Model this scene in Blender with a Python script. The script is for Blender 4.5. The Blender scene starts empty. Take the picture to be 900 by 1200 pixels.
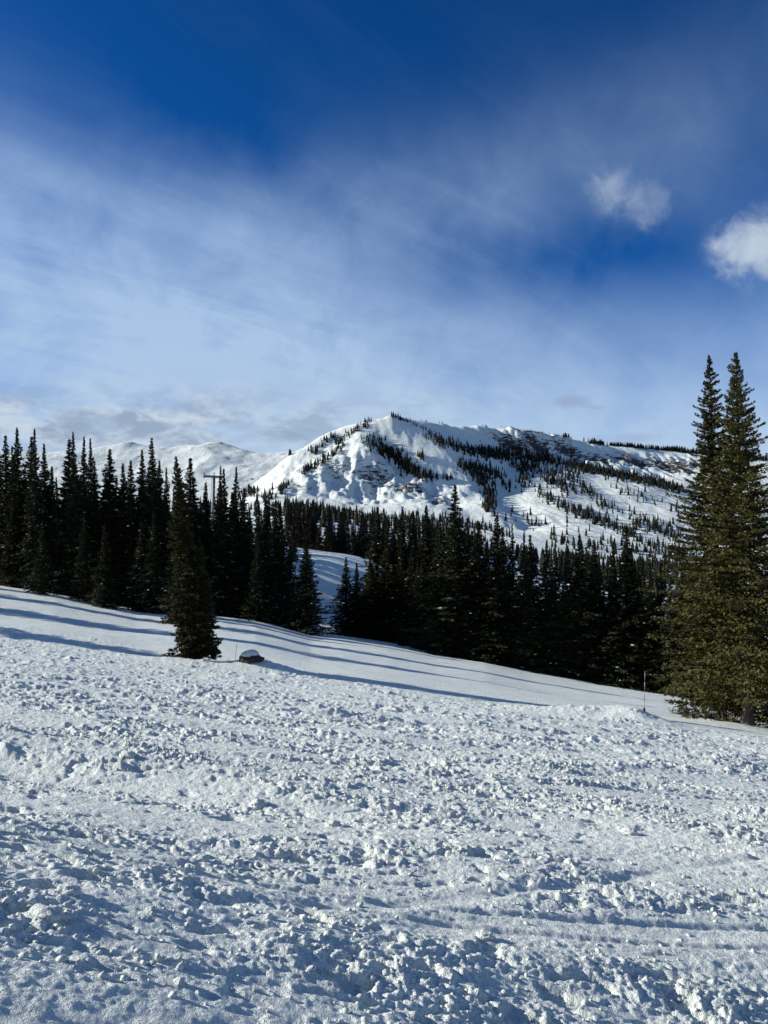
import bpy, math, random
import numpy as np
from math import radians as RAD

# ------------------------------------------------------------------ camera, sun, sky, exposure
scn = bpy.context.scene
FPX = 870.0                       # focal length in pixels of the 900x1200 photograph
EYE = 1.6
SUN_AZ, SUN_EL = -82.0, 22.0      # degrees from +Y (negative = left), elevation
cam = bpy.data.cameras.new("camera"); camo = bpy.data.objects.new("camera", cam)
scn.collection.objects.link(camo); scn.camera = camo
cam.sensor_fit = 'VERTICAL'; cam.sensor_height = 24.0; cam.lens = 24.0 * FPX / 1200.0
cam.clip_start = 0.05; cam.clip_end = 60000
camo.location = (0, 0, EYE); camo.rotation_euler = (RAD(90), 0, 0)

sd = bpy.data.lights.new("sun", 'SUN'); sd.energy = 5.0; sd.angle = RAD(0.5); sd.color = (1.0, 0.965, 0.90)
so = bpy.data.objects.new("sun", sd); scn.collection.objects.link(so)
so.rotation_euler = (RAD(90 - SUN_EL), 0, RAD(180 - SUN_AZ))
scn.view_settings.view_transform = 'Standard'; scn.view_settings.look = 'None'
scn.view_settings.gamma = 1.0; scn.view_settings.exposure = 0.36


class E:
    """tiny wrapper for shader math"""
    def __init__(s, nt, v): s.nt, s.v = nt, v
    def _m(s, op, *o, clamp=False):
        n = s.nt.nodes.new('ShaderNodeMath'); n.operation = op; n.use_clamp = clamp
        for i, a in enumerate((s,) + o):
            a = a.v if isinstance(a, E) else a
            if isinstance(a, (int, float)): n.inputs[i].default_value = a
            else: s.nt.links.new(a, n.inputs[i])
        return E(s.nt, n.outputs[0])
    def __add__(s, o): return s._m('ADD', o)
    __radd__ = __add__
    def __sub__(s, o): return s._m('SUBTRACT', o)
    def __rsub__(s, o): return (s * -1.0) + o
    def __mul__(s, o): return s._m('MULTIPLY', o)
    __rmul__ = __mul__
    def __truediv__(s, o): return s._m('DIVIDE', o)
    def pow(s, o): return s._m('POWER', o)
    def exp(s): return s._m('EXPONENT')
    def clamp(s): return s._m('ADD', 0.0, clamp=True)
    def step(s, a, b):
        n = s.nt.nodes.new('ShaderNodeMapRange'); n.interpolation_type = 'SMOOTHSTEP'
        s.nt.links.new(s.v, n.inputs[0]); n.inputs[1].default_value = a; n.inputs[2].default_value = b
        return E(s.nt, n.outputs[0])


def noise_node(nt, vec, scale, detail=5, rough=0.55, dist=0.0):
    n = nt.nodes.new('ShaderNodeTexNoise'); n.inputs['Scale'].default_value = scale
    n.inputs['Detail'].default_value = detail; n.inputs['Roughness'].default_value = rough
    n.inputs['Distortion'].default_value = dist
    if vec is not None: nt.links.new(vec, n.inputs['Vector'])
    return E(nt, n.outputs['Fac'])


def mixc(nt, fac, a, b):
    n = nt.nodes.new('ShaderNodeMix'); n.data_type = 'RGBA'
    for i, v in ((0, fac), (6, a), (7, b)):
        v = v.v if isinstance(v, E) else v
        if isinstance(v, (int, float)): n.inputs[i].default_value = v
        elif isinstance(v, tuple): n.inputs[i].default_value = (*v, 1)
        else: nt.links.new(v, n.inputs[i])
    return n.outputs[2]


def combine(nt, x, y, z):
    n = nt.nodes.new('ShaderNodeCombineXYZ')
    for i, v in enumerate((x, y, z)):
        if isinstance(v, E): nt.links.new(v.v, n.inputs[i])
        else: n.inputs[i].default_value = v
    return n.outputs[0]


def build_sky():
    w = bpy.data.worlds.new("World"); scn.world = w; w.use_nodes = True
    nt = w.node_tree; nt.nodes.clear()
    out = nt.nodes.new('ShaderNodeOutputWorld'); bg = nt.nodes.new('ShaderNodeBackground')
    nt.links.new(bg.outputs[0], out.inputs[0]); bg.inputs[1].default_value = 0.094
    sky = nt.nodes.new('ShaderNodeTexSky'); sky.sky_type = 'NISHITA'; sky.sun_disc = False
    sky.sun_elevation = RAD(SUN_EL); sky.sun_rotation = RAD(SUN_AZ)
    sky.altitude = 3300; sky.air_density = 1.0; sky.dust_density = 0.2; sky.ozone_density = 3.0
    tint = nt.nodes.new('ShaderNodeMix'); tint.data_type = 'RGBA'; tint.blend_type = 'MULTIPLY'
    tint.inputs[0].default_value = 1.0
    gm = nt.nodes.new('ShaderNodeGamma'); gm.inputs[1].default_value = 1.15
    nt.links.new(sky.outputs[0], gm.inputs[0]); nt.links.new(gm.outputs[0], tint.inputs[6]); tint.inputs[7].default_value = (0.05, 0.42, 0.74, 1)
    tc = nt.nodes.new('ShaderNodeTexCoord'); sp = nt.nodes.new('ShaderNodeSeparateXYZ')
    nt.links.new(tc.outputs['Generated'], sp.inputs[0])
    x, y, z = (E(nt, sp.outputs[i]) for i in range(3))
    az = x._m('ARCTAN2', y); el = z._m('ARCSINE')
    zz = z._m('MAXIMUM', 0.0) + 0.18
    px, py = x / zz, y / zz                                     # cloud-deck coordinates
    def blob(bx, by, rx, ry, rot=0.0):
        u = (bx - 450) / FPX; v = (600 - by) / FPX
        a0 = math.atan(u); e0 = math.atan(v * math.cos(a0))
        dx, dy = az - a0, el - e0
        if rot:
            c, s_ = math.cos(rot), math.sin(rot)
            dx, dy = dx * c + dy * s_, dy * c - dx * s_
        dx, dy = dx / (rx / FPX), dy / (ry / FPX)
        return ((dx * dx + dy * dy) * -1.0).exp()
    ang = combine(nt, az, el, 0.0)
    # high thin veil, wisps drawn out by the wind
    st = combine(nt, px * 0.8 + py * 0.35, py * 0.9 - px * 0.5, 0.0)
    w1 = noise_node(nt, st, 0.75, 4, 0.5, 0.5)
    wv = combine(nt, px * 0.55 + py * 0.5, (py * 1.0 - px * 0.9) * 2.2, 3.0)
    w2 = noise_node(nt, wv, 1.1, 9, 0.62, 0.7)
    w3 = noise_node(nt, ang, 9.0, 8, 0.6, 0.4)
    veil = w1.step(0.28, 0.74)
    low = el.step(0.52, 0.10)
    haze = el.step(0.32, -0.02)
    env = (blob(130, 350, 330, 120, -0.25) * 0.47 + blob(430, 250, 300, 70, 0.10) * 0.30 + blob(760, 150, 260, 70, 0.3) * 0.13
           + blob(380, 400, 420, 90, -0.1) * 0.34 + blob(60, 260, 190, 60, -0.5) * 0.16)
    hole = blob(620, 300, 170, 40, -0.05) * 0.22 + blob(300, 190, 130, 45, -0.4) * 0.1
    wisp = (w2 * 0.80 + w3 * 0.80 - 0.27)
    m = env * wisp * 1.7 + low * veil * 0.20 + haze * 0.95 * (w3 * 1.1 + 0.42) + el.step(0.50, 0.15) * 0.10 + (w2 - 0.5).clamp() * 0.15 + el.step(0.62, 0.95) * w1.step(0.3, 0.65) * 0.42  # last term: unseen overhead veil, added to make the fill light less blue
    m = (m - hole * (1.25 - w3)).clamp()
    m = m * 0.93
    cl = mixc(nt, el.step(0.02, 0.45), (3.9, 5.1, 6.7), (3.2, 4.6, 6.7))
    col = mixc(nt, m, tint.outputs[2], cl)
    # grey bank low over the left range
    nb = noise_node(nt, combine(nt, az * 1.0, el * 2.6, 1.0), 9.0, 8, 0.6, 0.3)
    bank = ((blob(60, 500, 330, 34, 0.06) + blob(250, 512, 130, 17, 0.05) * 0.6) * (nb * 4.2 - 1.2)).clamp()
    nb2 = noise_node(nt, combine(nt, az * 1.0, el * 2.0, 6.0), 16.0, 6, 0.6, 0.2)
    bcol = mixc(nt, nb2.step(0.40, 0.62), (2.5, 3.2, 4.3), (4.9, 5.6, 6.4))
    col = mixc(nt, bank * 0.9, col, bcol)
    # small fair weather clouds
    pf = noise_node(nt, ang, 26.0, 7, 0.6, 0.35)
    pf2 = noise_node(nt, ang, 12.0, 3, 0.5, 0.2)
    puff = (blob(736, 228, 38, 24, -0.25) + blob(770, 245, 24, 26) * 0.7 + blob(706, 212, 22, 13) * 0.7) * 1.25
    p1 = (puff * 0.65 + (pf - 0.5) * 2.8 + (pf2 - 0.5) * 1.6).step(0.10, 1.5) * puff.step(0.0, 0.9)
    col = mixc(nt, p1 * 0.40, col, mixc(nt, pf2.step(.4, .62), (3.6, 4.4, 5.4), (4.8, 5.5, 6.4)))
    puff = (blob(870, 296, 32, 27, -0.4) + blob(912, 280, 48, 34)) * 1.3
    p2 = (puff * 0.72 + (pf - 0.5) * 2.2 + (pf2 - 0.5) * 1.3).step(0.08, 1.35) * puff.step(0.0, 0.9)
    col = mixc(nt, p2 * 0.8, col, (5.0, 5.8, 6.6))
    puff = blob(668, 470, 22, 8) + blob(700, 478, 14, 5) * 0.5
    p3 = (puff * 2.0 + (pf - 0.5) * 1.8 - 0.45).clamp() * puff.step(0.1, 0.5)
    col = mixc(nt, p3 * 0.8, col, (2.6, 3.4, 5.0))
    puff = blob(740, 513, 45, 7)
    p4 = (puff * 1.3 + (pf - 0.5) * 1.6 - 0.45).clamp() * puff.step(0.1, 0.5)
    col = mixc(nt, p4 * 0.7, col, (2.7, 3.5, 5.1))
    # a sky that is high and bright enough everywhere is scaled as one
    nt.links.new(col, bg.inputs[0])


build_sky()

# ------------------------------------------------------------------ numpy noise
def _h(ix, iy, seed):
    with np.errstate(over='ignore'):
        h = ix.astype(np.uint32) * np.uint32(374761393) + iy.astype(np.uint32) * np.uint32(668265263) + np.uint32(seed * 2246822519 & 0xffffffff)
        h = (h ^ (h >> np.uint32(13))) * np.uint32(1274126177)
        h = h ^ (h >> np.uint32(16)); h = h * np.uint32(2246822519); h = h ^ (h >> np.uint32(15))
    return h
def _r(h): return h.astype(np.float64) / 4294967295.0


def gnoise(x, y, seed=0):
    x = np.asarray(x, float); y = np.asarray(y, float)
    fx, fy = np.floor(x), np.floor(y); ix, iy = fx.astype(np.int64), fy.astype(np.int64); dx, dy = x - fx, y - fy
    u = dx * dx * dx * (dx * (dx * 6 - 15) + 10); v = dy * dy * dy * (dy * (dy * 6 - 15) + 10)
    def g(a, b):
        t = _r(_h(ix + a, iy + b, seed)) * 6.2831853
        return np.cos(t) * (dx - a) + np.sin(t) * (dy - b)
    n0 = g(0, 0) * (1 - u) + g(1, 0) * u; n1 = g(0, 1) * (1 - u) + g(1, 1) * u
    return (n0 * (1 - v) + n1 * v) * 1.5


def fbm(x, y, oct=4, seed=0, gain=0.5, lac=2.03):
    a, s, out = 1.0, 1.0, 0
    for i in range(oct):
        out = out + a * gnoise(x * s + 17.3 * i, y * s - 9.1 * i, seed + i); a *= gain; s *= lac
    return out


def ridged(x, y, oct=4, seed=0):
    a, s, out = 1.0, 1.0, 0
    for i in range(oct):
        out = out + a * (1 - np.abs(gnoise(x * s + 7.7 * i, y * s + 3.3 * i, seed + i)) * 2.0); a *= 0.5; s *= 2.1
    return out / 1.9


def lumps(x, y, seed, keep=0.6, sharp=1.0):
    """domed clods scattered in jittered cells, 0..1 heights"""
    fx, fy = np.floor(x).astype(np.int64), np.floor(y).astype(np.int64)
    out = np.zeros_like(x)
    for a in (-1, 0, 1):
        for b in (-1, 0, 1):
            h = _h(fx + a, fy + b, seed)
            cx = fx + a + 0.15 + 0.7 * _r(h); cy = fy + b + 0.15 + 0.7 * _r(_h(fx + a, fy + b, seed + 101))
            k = _r(_h(fx + a, fy + b, seed + 202)); rad = 0.25 + 0.4 * _r(_h(fx + a, fy + b, seed + 303))
            th = k * 40.0; c, s = np.cos(th), np.sin(th)
            ux, uy = x - cx, y - cy
            px, py = (ux * c + uy * s) / rad, (uy * c - ux * s) / (rad * 0.68)
            d = np.maximum(0, 1 - (px * px + py * py))
            out = np.maximum(out, np.where(k < keep, np.power(d, 0.75 * sharp) * rad * 1.6, 0))
    return out


def sstep(a, b, x):
    t = np.clip((x - a) / (b - a), 0, 1); return t * t * (3 - 2 * t)


def lin(v): return (v - 450.0) / FPX

# ------------------------------------------------------------------ the ski slope (height field)
SL, TL = 0.200, 0.106
EDGE_PX = [-600, -200, 0, 65, 93, 160, 260, 300, 330, 364, 400, 455, 512, 568, 616, 700, 748, 800, 900, 1300]
EDGE_PY = [600, 655, 687, 696, 702, 714, 722, 727, 734, 743, 747, 755, 766, 774, 784, 799, 806, 814, 830, 880]
def edge_c(u):
    px = u * FPX + 450
    r = (np.interp(px, EDGE_PX, EDGE_PY) - 600) / FPX
    return r - (EYE / 76.0 + SL + TL * u)
def base_z(X, Y):
    Yc = np.maximum(Y, 0.5); u = np.clip(X / np.maximum(Yc, 25), -1.2, 1.2)
    z = -SL * Y - TL * X + Yc * -edge_c(u) * sstep(20, 80, Y)
    return z + 0.33 * fbm(X / 26, Y / 17, 2, 5) * sstep(4, 26, Y) * (1 - sstep(50, 75, Y))
def spot(px, py, y0=12, y1=75):
    u = lin(px); ys = np.linspace(y0, y1, 6000); r = -(base_z(u * ys, ys) - EYE) / ys
    Y = float(ys[np.argmax(r < (py - 600) / FPX)]); return (u * Y, Y)
MOUND = spot(741, 846); LONE = spot(229, 775); BOULD = spot(294, 783); BIG = spot(877, 854)

def macro(X, Y):
    z = base_z(X, Y)
    z = z + 0.10 * gnoise(X / 3.6 + 3, Y / 1.9, 11) * sstep(1.5, 4, Y) * (1 - sstep(22, 34, Y))
    # near ground rolls away from the sun
    z = z - 0.20 * X * (1 - sstep(2.0, 7.0, Y))
    # bench and wheel-like dips left of centre
    z = z + 0.14 * np.exp(-((Y - 8.6 + 0.25 * X) / 0.7) ** 2) * sstep(1.0, -3.0, X)
    z = z - 0.12 * np.exp(-((Y - 7.2 + 0.25 * X) / 0.7) ** 2) * sstep(1.5, -2.5, X)
    # ploughed mound round the stake
    dx, dy = X - MOUND[0], Y - MOUND[1]; z = z + 0.04 * fbm(X / .8, Y / .8, 3, 17) * np.exp(-(dx / 4) ** 2 - (dy / 2) ** 2)
    z = z + 0.50 * np.exp(-(np.abs(dx / 1.5) ** 1.5 + (dy / 1.7) ** 2)) + 0.30 * np.exp(-((dx + 2.6) / 2.6) ** 2 - (dy / 1.3) ** 2)
    # rim of blown snow by the lone tree and boulder
    dx, dy = X - LONE[0], Y - LONE[1]
    z = z + 0.22 * np.exp(-(dx / 2.6) ** 2 - ((dy + 1.3) / 0.8) ** 2) - 0.20 * np.exp(-(dx / 1.1) ** 2 - (dy / 0.8) ** 2)
    dx, dy = X - BOULD[0], Y - BOULD[1]
    z = z + 0.42 * np.exp(-((dx - 0.6) / 1.5) ** 2 - (dy / 0.9) ** 2)
    dx, dy = X - BIG[0], Y - BIG[1]
    z = z + 0.25 * np.exp(-((dx + 1.2) / 3.2) ** 2 - ((dy + 0.9) / 1.0) ** 2)
    return z


def rough_mask(X, Y):
    u = X / np.maximum(Y, 1)
    yend = 39 - 12 * u + 5 * gnoise(X / 5, Y / 5, 31)
    m = 1 - sstep(yend - 7, yend + 3, Y)
    n = fbm(X / 3.4 + Y * 0.10, Y / 1.15 + 4, 3, 41)
    m = m * (0.34 + 0.66 * sstep(-0.42, 0.02, n))
    # smooth tracks left by skis and sledges
    t1 = np.exp(-((Y - (4.5 + 0.42 * X + 0.06 * np.sin(X * 1.9))) / 0.20) ** 2) * sstep(-0.1, 0.5, X)
    t2 = np.exp(-((Y - (8.0 - 0.43 * (X + 2.8) + 0.1 * np.sin(X * 1.9))) / 0.34) ** 2) * sstep(-1.6, -2.6, X)
    t3 = np.exp(-((Y - (4.35 + 0.70 * (X + .75) + .04 * np.sin(X * 3))) / 0.10) ** 2) * sstep(-1.1, -0.7, X) + 0.9 * np.exp(-((X + .1) / .55) ** 2 - ((Y - 5.35) / .28) ** 2)
    t4 = np.exp(-((Y - (3.0 + 0.35 * X)) / 0.2) ** 2) * sstep(-0.1, -0.7, X) * 0.8
    tr = np.clip(t1 + t2 + t3 + t4, 0, 1)
    tr = tr * (0.55 + 0.45 * sstep(-.3, .2, gnoise(X / .5, Y / .3, 45)))
    return m * (1 - 0.85 * tr), tr


def detail(X, Y):
    m, tr = rough_mask(X, Y)
    far = sstep(9, 22, Y)
    w = 0.10 * fbm(X * 3.1, Y * 3.1, 2, 51); w1 = 0.045 * fbm(X / .11, Y / .09, 2, 53); w2 = 0.045 * fbm(X / .11 + 9, Y / .09 + 5, 2, 55); ero = 0.85 + 0.5 * fbm(X / .05, Y / .045, 2, 57)
    patch = 0.45 + 0.75 * sstep(-.35, .45, fbm(X / 1.3, Y / 0.7, 2, 63))
    near = 1 - sstep(5, 11, Y)
    bil = (0.022 * np.abs(gnoise((X + w1) / .19, (Y + w2) / .12, 73)) + 0.017 * np.abs(gnoise((X + w2) / .095, (Y + w1) / .062, 74)) * (1 - far * .3)
           + 0.008 * np.abs(gnoise(X / .046 + 5 * w1, Y / .034, 76)) * near)
    amp = 0.85 + 0.9 * sstep(5, 13, Y)
    h = m * patch * amp * ((0.017 + 0.010 * sstep(5, 9, Y)) * lumps((X + w + w1) / 0.44, (Y + w + w2) / 0.28, 61, 0.22) * ero
             + 0.022 * lumps((X - w + w1) / 0.19, (Y + w + w2) / 0.115, 62, 0.40) * ero
             + (0.013 + 0.010 * sstep(5, 11, Y)) * lumps((X + w * .6 + w1 * .6) / 0.085, (Y - w * .6 + w2 * .6) / 0.058, 64, 0.55) * ero * (1 - far * 0.4)
             + 0.007 * lumps(X / 0.042 + 3 * w1, Y / 0.034, 65, 0.5) * near + 1.35 * bil)
    pit = sstep(.25, .55, fbm(X / .38 + 31, Y / .20, 3, 77)) * (1 - sstep(16, 26, Y))
    h = h + m * (0.016 * fbm(X / 0.6, Y / 0.42, 3, 71, 0.5) + (0.012 + 0.03 * sstep(5, 11, Y)) * fbm(X / 2.4, Y / 0.8, 2, 75) - 0.040 * pit)
    h = h + m * far * (0.040 * lumps((X + w) / 0.22, (Y + w) / 0.30, 66, 0.45) + 0.05 * np.abs(gnoise(X / .5, Y / .6, 78)))
    h = h - 0.024 * tr
    for (a0, b0, wd) in ((4.9, .16, .030), (5.15, .17, .030), (7.9, -.20, .04), (8.4, -.21, .04), (11.5, .12, .06), (14.0, -.16, .07), (3.55, .30, .02), (19.0, .10, .10), (26.0, -.12, .14), (31.0, .06, .16)):
        q = (Y - (a0 + b0 * X + .05 * a0 * np.sin(X * 2.2 / a0 + a0))) / wd
        h = h - 0.55 * wd * np.exp(-q * q) + 0.22 * wd * np.exp(-(q - 1.9) ** 2)
    h = h + (1 - m) * (0.004 * fbm(X / 0.1, Y / 0.1, 3, 81) + 0.007 * fbm(X / 0.7, Y / 0.05, 2, 83) * (1 - sstep(8, 16, Y)))
    # groomed corduroy and faint tracks far out
    g = sstep(25, 38, Y)
    h = h + g * (0.042 * gnoise(X / 4.5, Y / 0.55, 91) + 0.018 * gnoise(X / 1.3, Y / 0.35, 92))
    return h


def ground(X, Y, fine=True):
    X = np.asarray(X, float); Y = np.asarray(Y, float)
    z = macro(X, Y)
    return z + detail(X, Y) if fine else z


def gz(x, y): return float(ground(np.array([x]), np.array([y]))[0])

# ------------------------------------------------------------------ mesh helpers
def mesh_np(name, V, F, mat=None, smooth=True):
    """V (n,3), F (m,k) fixed face size"""
    V = np.ascontiguousarray(V, np.float32); F = np.ascontiguousarray(F, np.int32); k = F.shape[1]
    me = bpy.data.meshes.new(name)
    me.vertices.add(len(V)); me.vertices.foreach_set('co', V.ravel())
    me.loops.add(F.size); me.loops.foreach_set('vertex_index', F.ravel())
    me.polygons.add(len(F)); me.polygons.foreach_set('loop_start', np.arange(0, F.size, k, dtype=np.int32))
    me.polygons.foreach_set('loop_total', np.full(len(F), k, np.int32))
    me.polygons.foreach_set('use_smooth', np.full(len(F), smooth, bool))
    me.update(calc_edges=True)
    if mat: me.materials.append(mat)
    return me


def link(name, me, parent=None, loc=None):
    o = bpy.data.objects.new(name, me); scn.collection.objects.link(o)
    if parent: o.parent = parent
    if loc is not None: o.location = loc
    return o


def tag(o, label=None, cat=None, group=None, kind=None):
    if label: o['label'] = label
    if cat: o['category'] = cat
    if group: o['group'] = group
    if kind: o['kind'] = kind
    return o


def grid_faces(nr, nc):
    i = np.arange(nr - 1)[:, None] * nc + np.arange(nc - 1)[None, :]; i = i.ravel()
    return np.stack([i, i + 1, i + nc + 1, i + nc], 1)


def tube(P, R, seg=8, cap=True):
    """polyline tube as quads"""
    P = np.asarray(P, float); n = len(P); T = np.gradient(P, axis=0); T /= np.linalg.norm(T, axis=1)[:, None] + 1e-9
    a = np.where(np.abs(T[:, 2:3]) > 0.9, np.array([[1., 0, 0]]), np.array([[0., 0, 1.]]))
    B = np.cross(T, a); B /= np.linalg.norm(B, axis=1)[:, None]; N = np.cross(B, T)
    th = np.linspace(0, 2 * np.pi, seg, endpoint=False); R = np.broadcast_to(R, (n,))
    V = P[:, None] + R[:, None, None] * (np.cos(th)[None, :, None] * B[:, None] + np.sin(th)[None, :, None] * N[:, None])
    V = V.reshape(-1, 3); F = []
    for i in range(n - 1):
        for j in range(seg):
            F.append((i * seg + j, i * seg + (j + 1) % seg, (i + 1) * seg + (j + 1) % seg, (i + 1) * seg + j))
    if cap:
        V = np.vstack([V, P[0], P[-1]]); c0 = n * seg
        for j in range(0, seg, 1):
            F.append((c0, (j + 1) % seg, j, j)); F.append((c0 + 1, (n - 1) * seg + j, (n - 1) * seg + (j + 1) % seg, (n - 1) * seg + (j + 1) % seg))
    return V, F


def mesh_from(name, parts, mat, smooth=True):
    VV, FF, o = [], [], 0
    for V, F in parts:
        V = np.asarray(V, float); VV.append(V)
        for f in F:
            g = []
            for i in f:
                if i not in g: g.append(i)
            FF.append([i + o for i in g])
        o += len(V)
    me = bpy.data.meshes.new(name); me.from_pydata([tuple(v) for v in np.vstack(VV)], [], FF); me.update()
    me.polygons.foreach_set('use_smooth', [smooth] * len(me.polygons)); me.materials.append(mat)
    return me


def box(cx, cy, cz, sx, sy, sz):
    V = np.array([[x, y, z] for x in (-1, 1) for y in (-1, 1) for z in (-1, 1)], float) * 0.5 * (sx, sy, sz) + (cx, cy, cz)
    return V, [(0, 1, 3, 2), (4, 6, 7, 5), (0, 4, 5, 1), (2, 3, 7, 6), (0, 2, 6, 4), (1, 5, 7, 3)]

# ------------------------------------------------------------------ materials
def mat_new(name):
    m = bpy.data.materials.new(name); m.use_nodes = True; nt = m.node_tree
    return m, nt, nt.nodes['Principled BSDF']


def bump(nt, bs, h, dist, strength=1.0):
    b = nt.nodes.new('ShaderNodeBump'); b.inputs['Distance'].default_value = dist; b.inputs['Strength'].default_value = strength
    nt.links.new(h.v, b.inputs['Height']); nt.links.new(b.outputs[0], bs.inputs['Normal'])


def mat_snow():
    m, nt, bs = mat_new('snow_surface')
    g = nt.nodes.new('ShaderNodeNewGeometry')
    n1 = noise_node(nt, g.outputs['Position'], 0.9, 4, 0.5); n2 = noise_node(nt, g.outputs['Position'], 28, 5, 0.65)
    n3 = noise_node(nt, g.outputs['Position'], 150, 3, 0.6); n4 = noise_node(nt, g.outputs['Position'], 9, 5, 0.7)
    c = mixc(nt, n1.step(0.3, 0.7), (0.78, 0.83, 0.76), (0.86, 0.90, 0.82))
    nt.links.new(c, bs.inputs['Base Color'])
    bs.inputs['Roughness'].default_value = 0.6; bs.inputs['Specular IOR Level'].default_value = 0.2
    bump(nt, bs, n2 * 1.0 + n3 * 0.35 + n4 * 2.2, 0.045, 0.75)
    return m


def mat_mountain(name, rockattr=True, scale=1.0):
    m, nt, bs = mat_new(name)
    g = nt.nodes.new('ShaderNodeNewGeometry'); P = g.outputs['Position']
    mp = nt.nodes.new('ShaderNodeMapping'); nt.links.new(P, mp.inputs[0]); mp.inputs['Scale'].default_value = (1, 0.8, 3.2)
    n1 = noise_node(nt, mp.outputs[0], 0.075 * scale, 8, 0.68, 0.4); n2 = noise_node(nt, P, 0.02 * scale, 7, 0.65)
    n3 = noise_node(nt, mp.outputs[0], 0.2 * scale, 6, 0.7)
    at = nt.nodes.new('ShaderNodeAttribute'); at.attribute_name = 'rock'; rk = E(nt, at.outputs['Fac'])
    mask = (rk * 1.0 + (n1 - 0.5) * 2.4 + (n3 - 0.5) * 1.0 - 0.5).step(0.10, 0.26)
    rc = mixc(nt, n3.step(0.35, 0.65), (0.030, 0.026, 0.026), (0.125, 0.105, 0.097))
    sc = mixc(nt, n2.step(0.35, 0.65), (0.78, 0.83, 0.76), (0.86, 0.90, 0.82))
    nt.links.new(mixc(nt, mask, sc, rc), bs.inputs['Base Color'])
    bs.inputs['Roughness'].default_value = 0.7; bs.inputs['Specular IOR Level'].default_value = 0.2
    bump(nt, bs, n2 * 0.4 + n3 * 0.8 + mask * 0.25, 5.0 / scale, 0.7)
    return m


def mat_foliage(name, dark, light, brown):
    m, nt, bs = mat_new(name)
    g = nt.nodes.new('ShaderNodeNewGeometry'); oi = nt.nodes.new('ShaderNodeObjectInfo')
    n1 = noise_node(nt, g.outputs['Position'], 0.9, 3, 0.6); n2 = noise_node(nt, g.outputs['Position'], 6.0, 3, 0.6)
    c = mixc(nt, n2.step(0.3, 0.7), dark, light)
    c = mixc(nt, n1.step(0.5, 0.78) * 0.6, c, brown)
    hs = nt.nodes.new('ShaderNodeHueSaturation'); nt.links.new(c, hs.inputs['Color'])
    v = E(nt, oi.outputs['Random']) * 0.5 + 0.75; nt.links.new(v.v, hs.inputs['Value'])
    nt.links.new(hs.outputs[0], bs.inputs['Base Color'])
    bs.inputs['Roughness'].default_value = 0.75; bs.inputs['Specular IOR Level'].default_value = 0.15
    return m


def mat_plain(name, a, b, sc=8.0, rough=0.8, bmp=0.01):
    m, nt, bs = mat_new(name); tc = nt.nodes.new('ShaderNodeTexCoord')
    n = noise_node(nt, tc.outputs['Object'], sc, 5, 0.6)
    nt.links.new(mixc(nt, n.step(0.3, 0.7), a, b), bs.inputs['Base Color']); bs.inputs['Roughness'].default_value = rough
    bump(nt, bs, n, bmp)
    return m


SNOW = mat_snow()
MTN = mat_mountain('mountain_snow_and_rock'); RANGE = mat_mountain('far_range_snow', scale=0.3)
FOL = mat_foliage('spruce_needles', (0.018, 0.024, 0.010), (0.050, 0.056, 0.018), (0.060, 0.042, 0.018))
FOL2 = mat_foliage('sunny_spruce_needles', (0.026, 0.029, 0.010), (0.105, 0.098, 0.026), (0.115, 0.078, 0.028))  # lighter copy of the needles, sunlit olive put into the colour
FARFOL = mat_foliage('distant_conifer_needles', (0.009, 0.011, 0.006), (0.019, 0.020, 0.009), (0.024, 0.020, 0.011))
FOL3 = mat_foliage('lone_spruce_needles', (0.022, 0.024, 0.009), (0.072, 0.068, 0.020), (0.085, 0.056, 0.022))
BARK = mat_plain('spruce_bark', (0.035, 0.026, 0.020), (0.090, 0.068, 0.052), 14, 0.9, 0.02)
ROCK = mat_plain('dark_rock', (0.018, 0.013, 0.011), (0.060, 0.040, 0.030), 5, 0.85, 0.04)
STEEL = mat_plain('galvanised_steel', (0.10, 0.105, 0.115), (0.17, 0.175, 0.185), 4, 0.5, 0.002)
RED = mat_plain('red_paint', (0.13, 0.03, 0.025), (0.20, 0.05, 0.04), 9, 0.5, 0.001)
WHITEP = mat_plain('pale_paint', (0.30, 0.29, 0.28), (0.42, 0.41, 0.40), 9, 0.5, 0.001)
BAMBOO = mat_plain('grey_cane', (0.18, 0.17, 0.15), (0.30, 0.28, 0.25), 9, 0.6, 0.001)

# ------------------------------------------------------------------ ski slope mesh
def build_slope():
    uc = np.linspace(-0.56, 0.56, 600)
    ex = 0.56 + np.cumsum(np.geomspace(0.002, 0.12, 62))
    u = np.concatenate([-ex[::-1], uc, ex])
    y = [1.25]
    while y[-1] < 112: y.append(y[-1] * (1 + (0.0038 if y[-1] < 36 else 0.0090)))
    y = np.array(y)
    Yg = np.repeat(y[:, None], len(u), 1); Xg = y[:, None] * u[None, :]
    Z = ground(Xg.ravel(), Yg.ravel())
    V = np.stack([Xg.ravel(), Yg.ravel(), Z], 1)
    me = mesh_np('ski_slope', V, grid_faces(len(y), len(u)), SNOW)
    tag(link('ski_slope', me), 'trampled and groomed snow of the ski run falling away to the right', kind='structure')
    # snow behind and beside the viewer
    xs = np.linspace(-140, 140, 180); ys = np.linspace(-90, 12, 90)
    Xg, Yg = np.meshgrid(xs, ys); X, Y = Xg.ravel(), Yg.ravel()
    Z = ground(X, Y, False) - 0.12 - 0.6 * sstep(1.0, 4.0, Y) * (np.abs(X) < Y * 3.5)
    me = mesh_np('upper_snow', np.stack([X, Y, Z], 1), grid_faces(len(ys), len(xs)), SNOW)
    tag(link('snow_ground', me), 'snow of the run continuing uphill behind the viewpoint', kind='structure')


build_slope()

# ------------------------------------------------------------------ RBF terrain from surveyed points
def pt(px, py, Y): return np.array([lin(px) * Y, Y, EYE + (600 - py) / FPX * Y])


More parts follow.
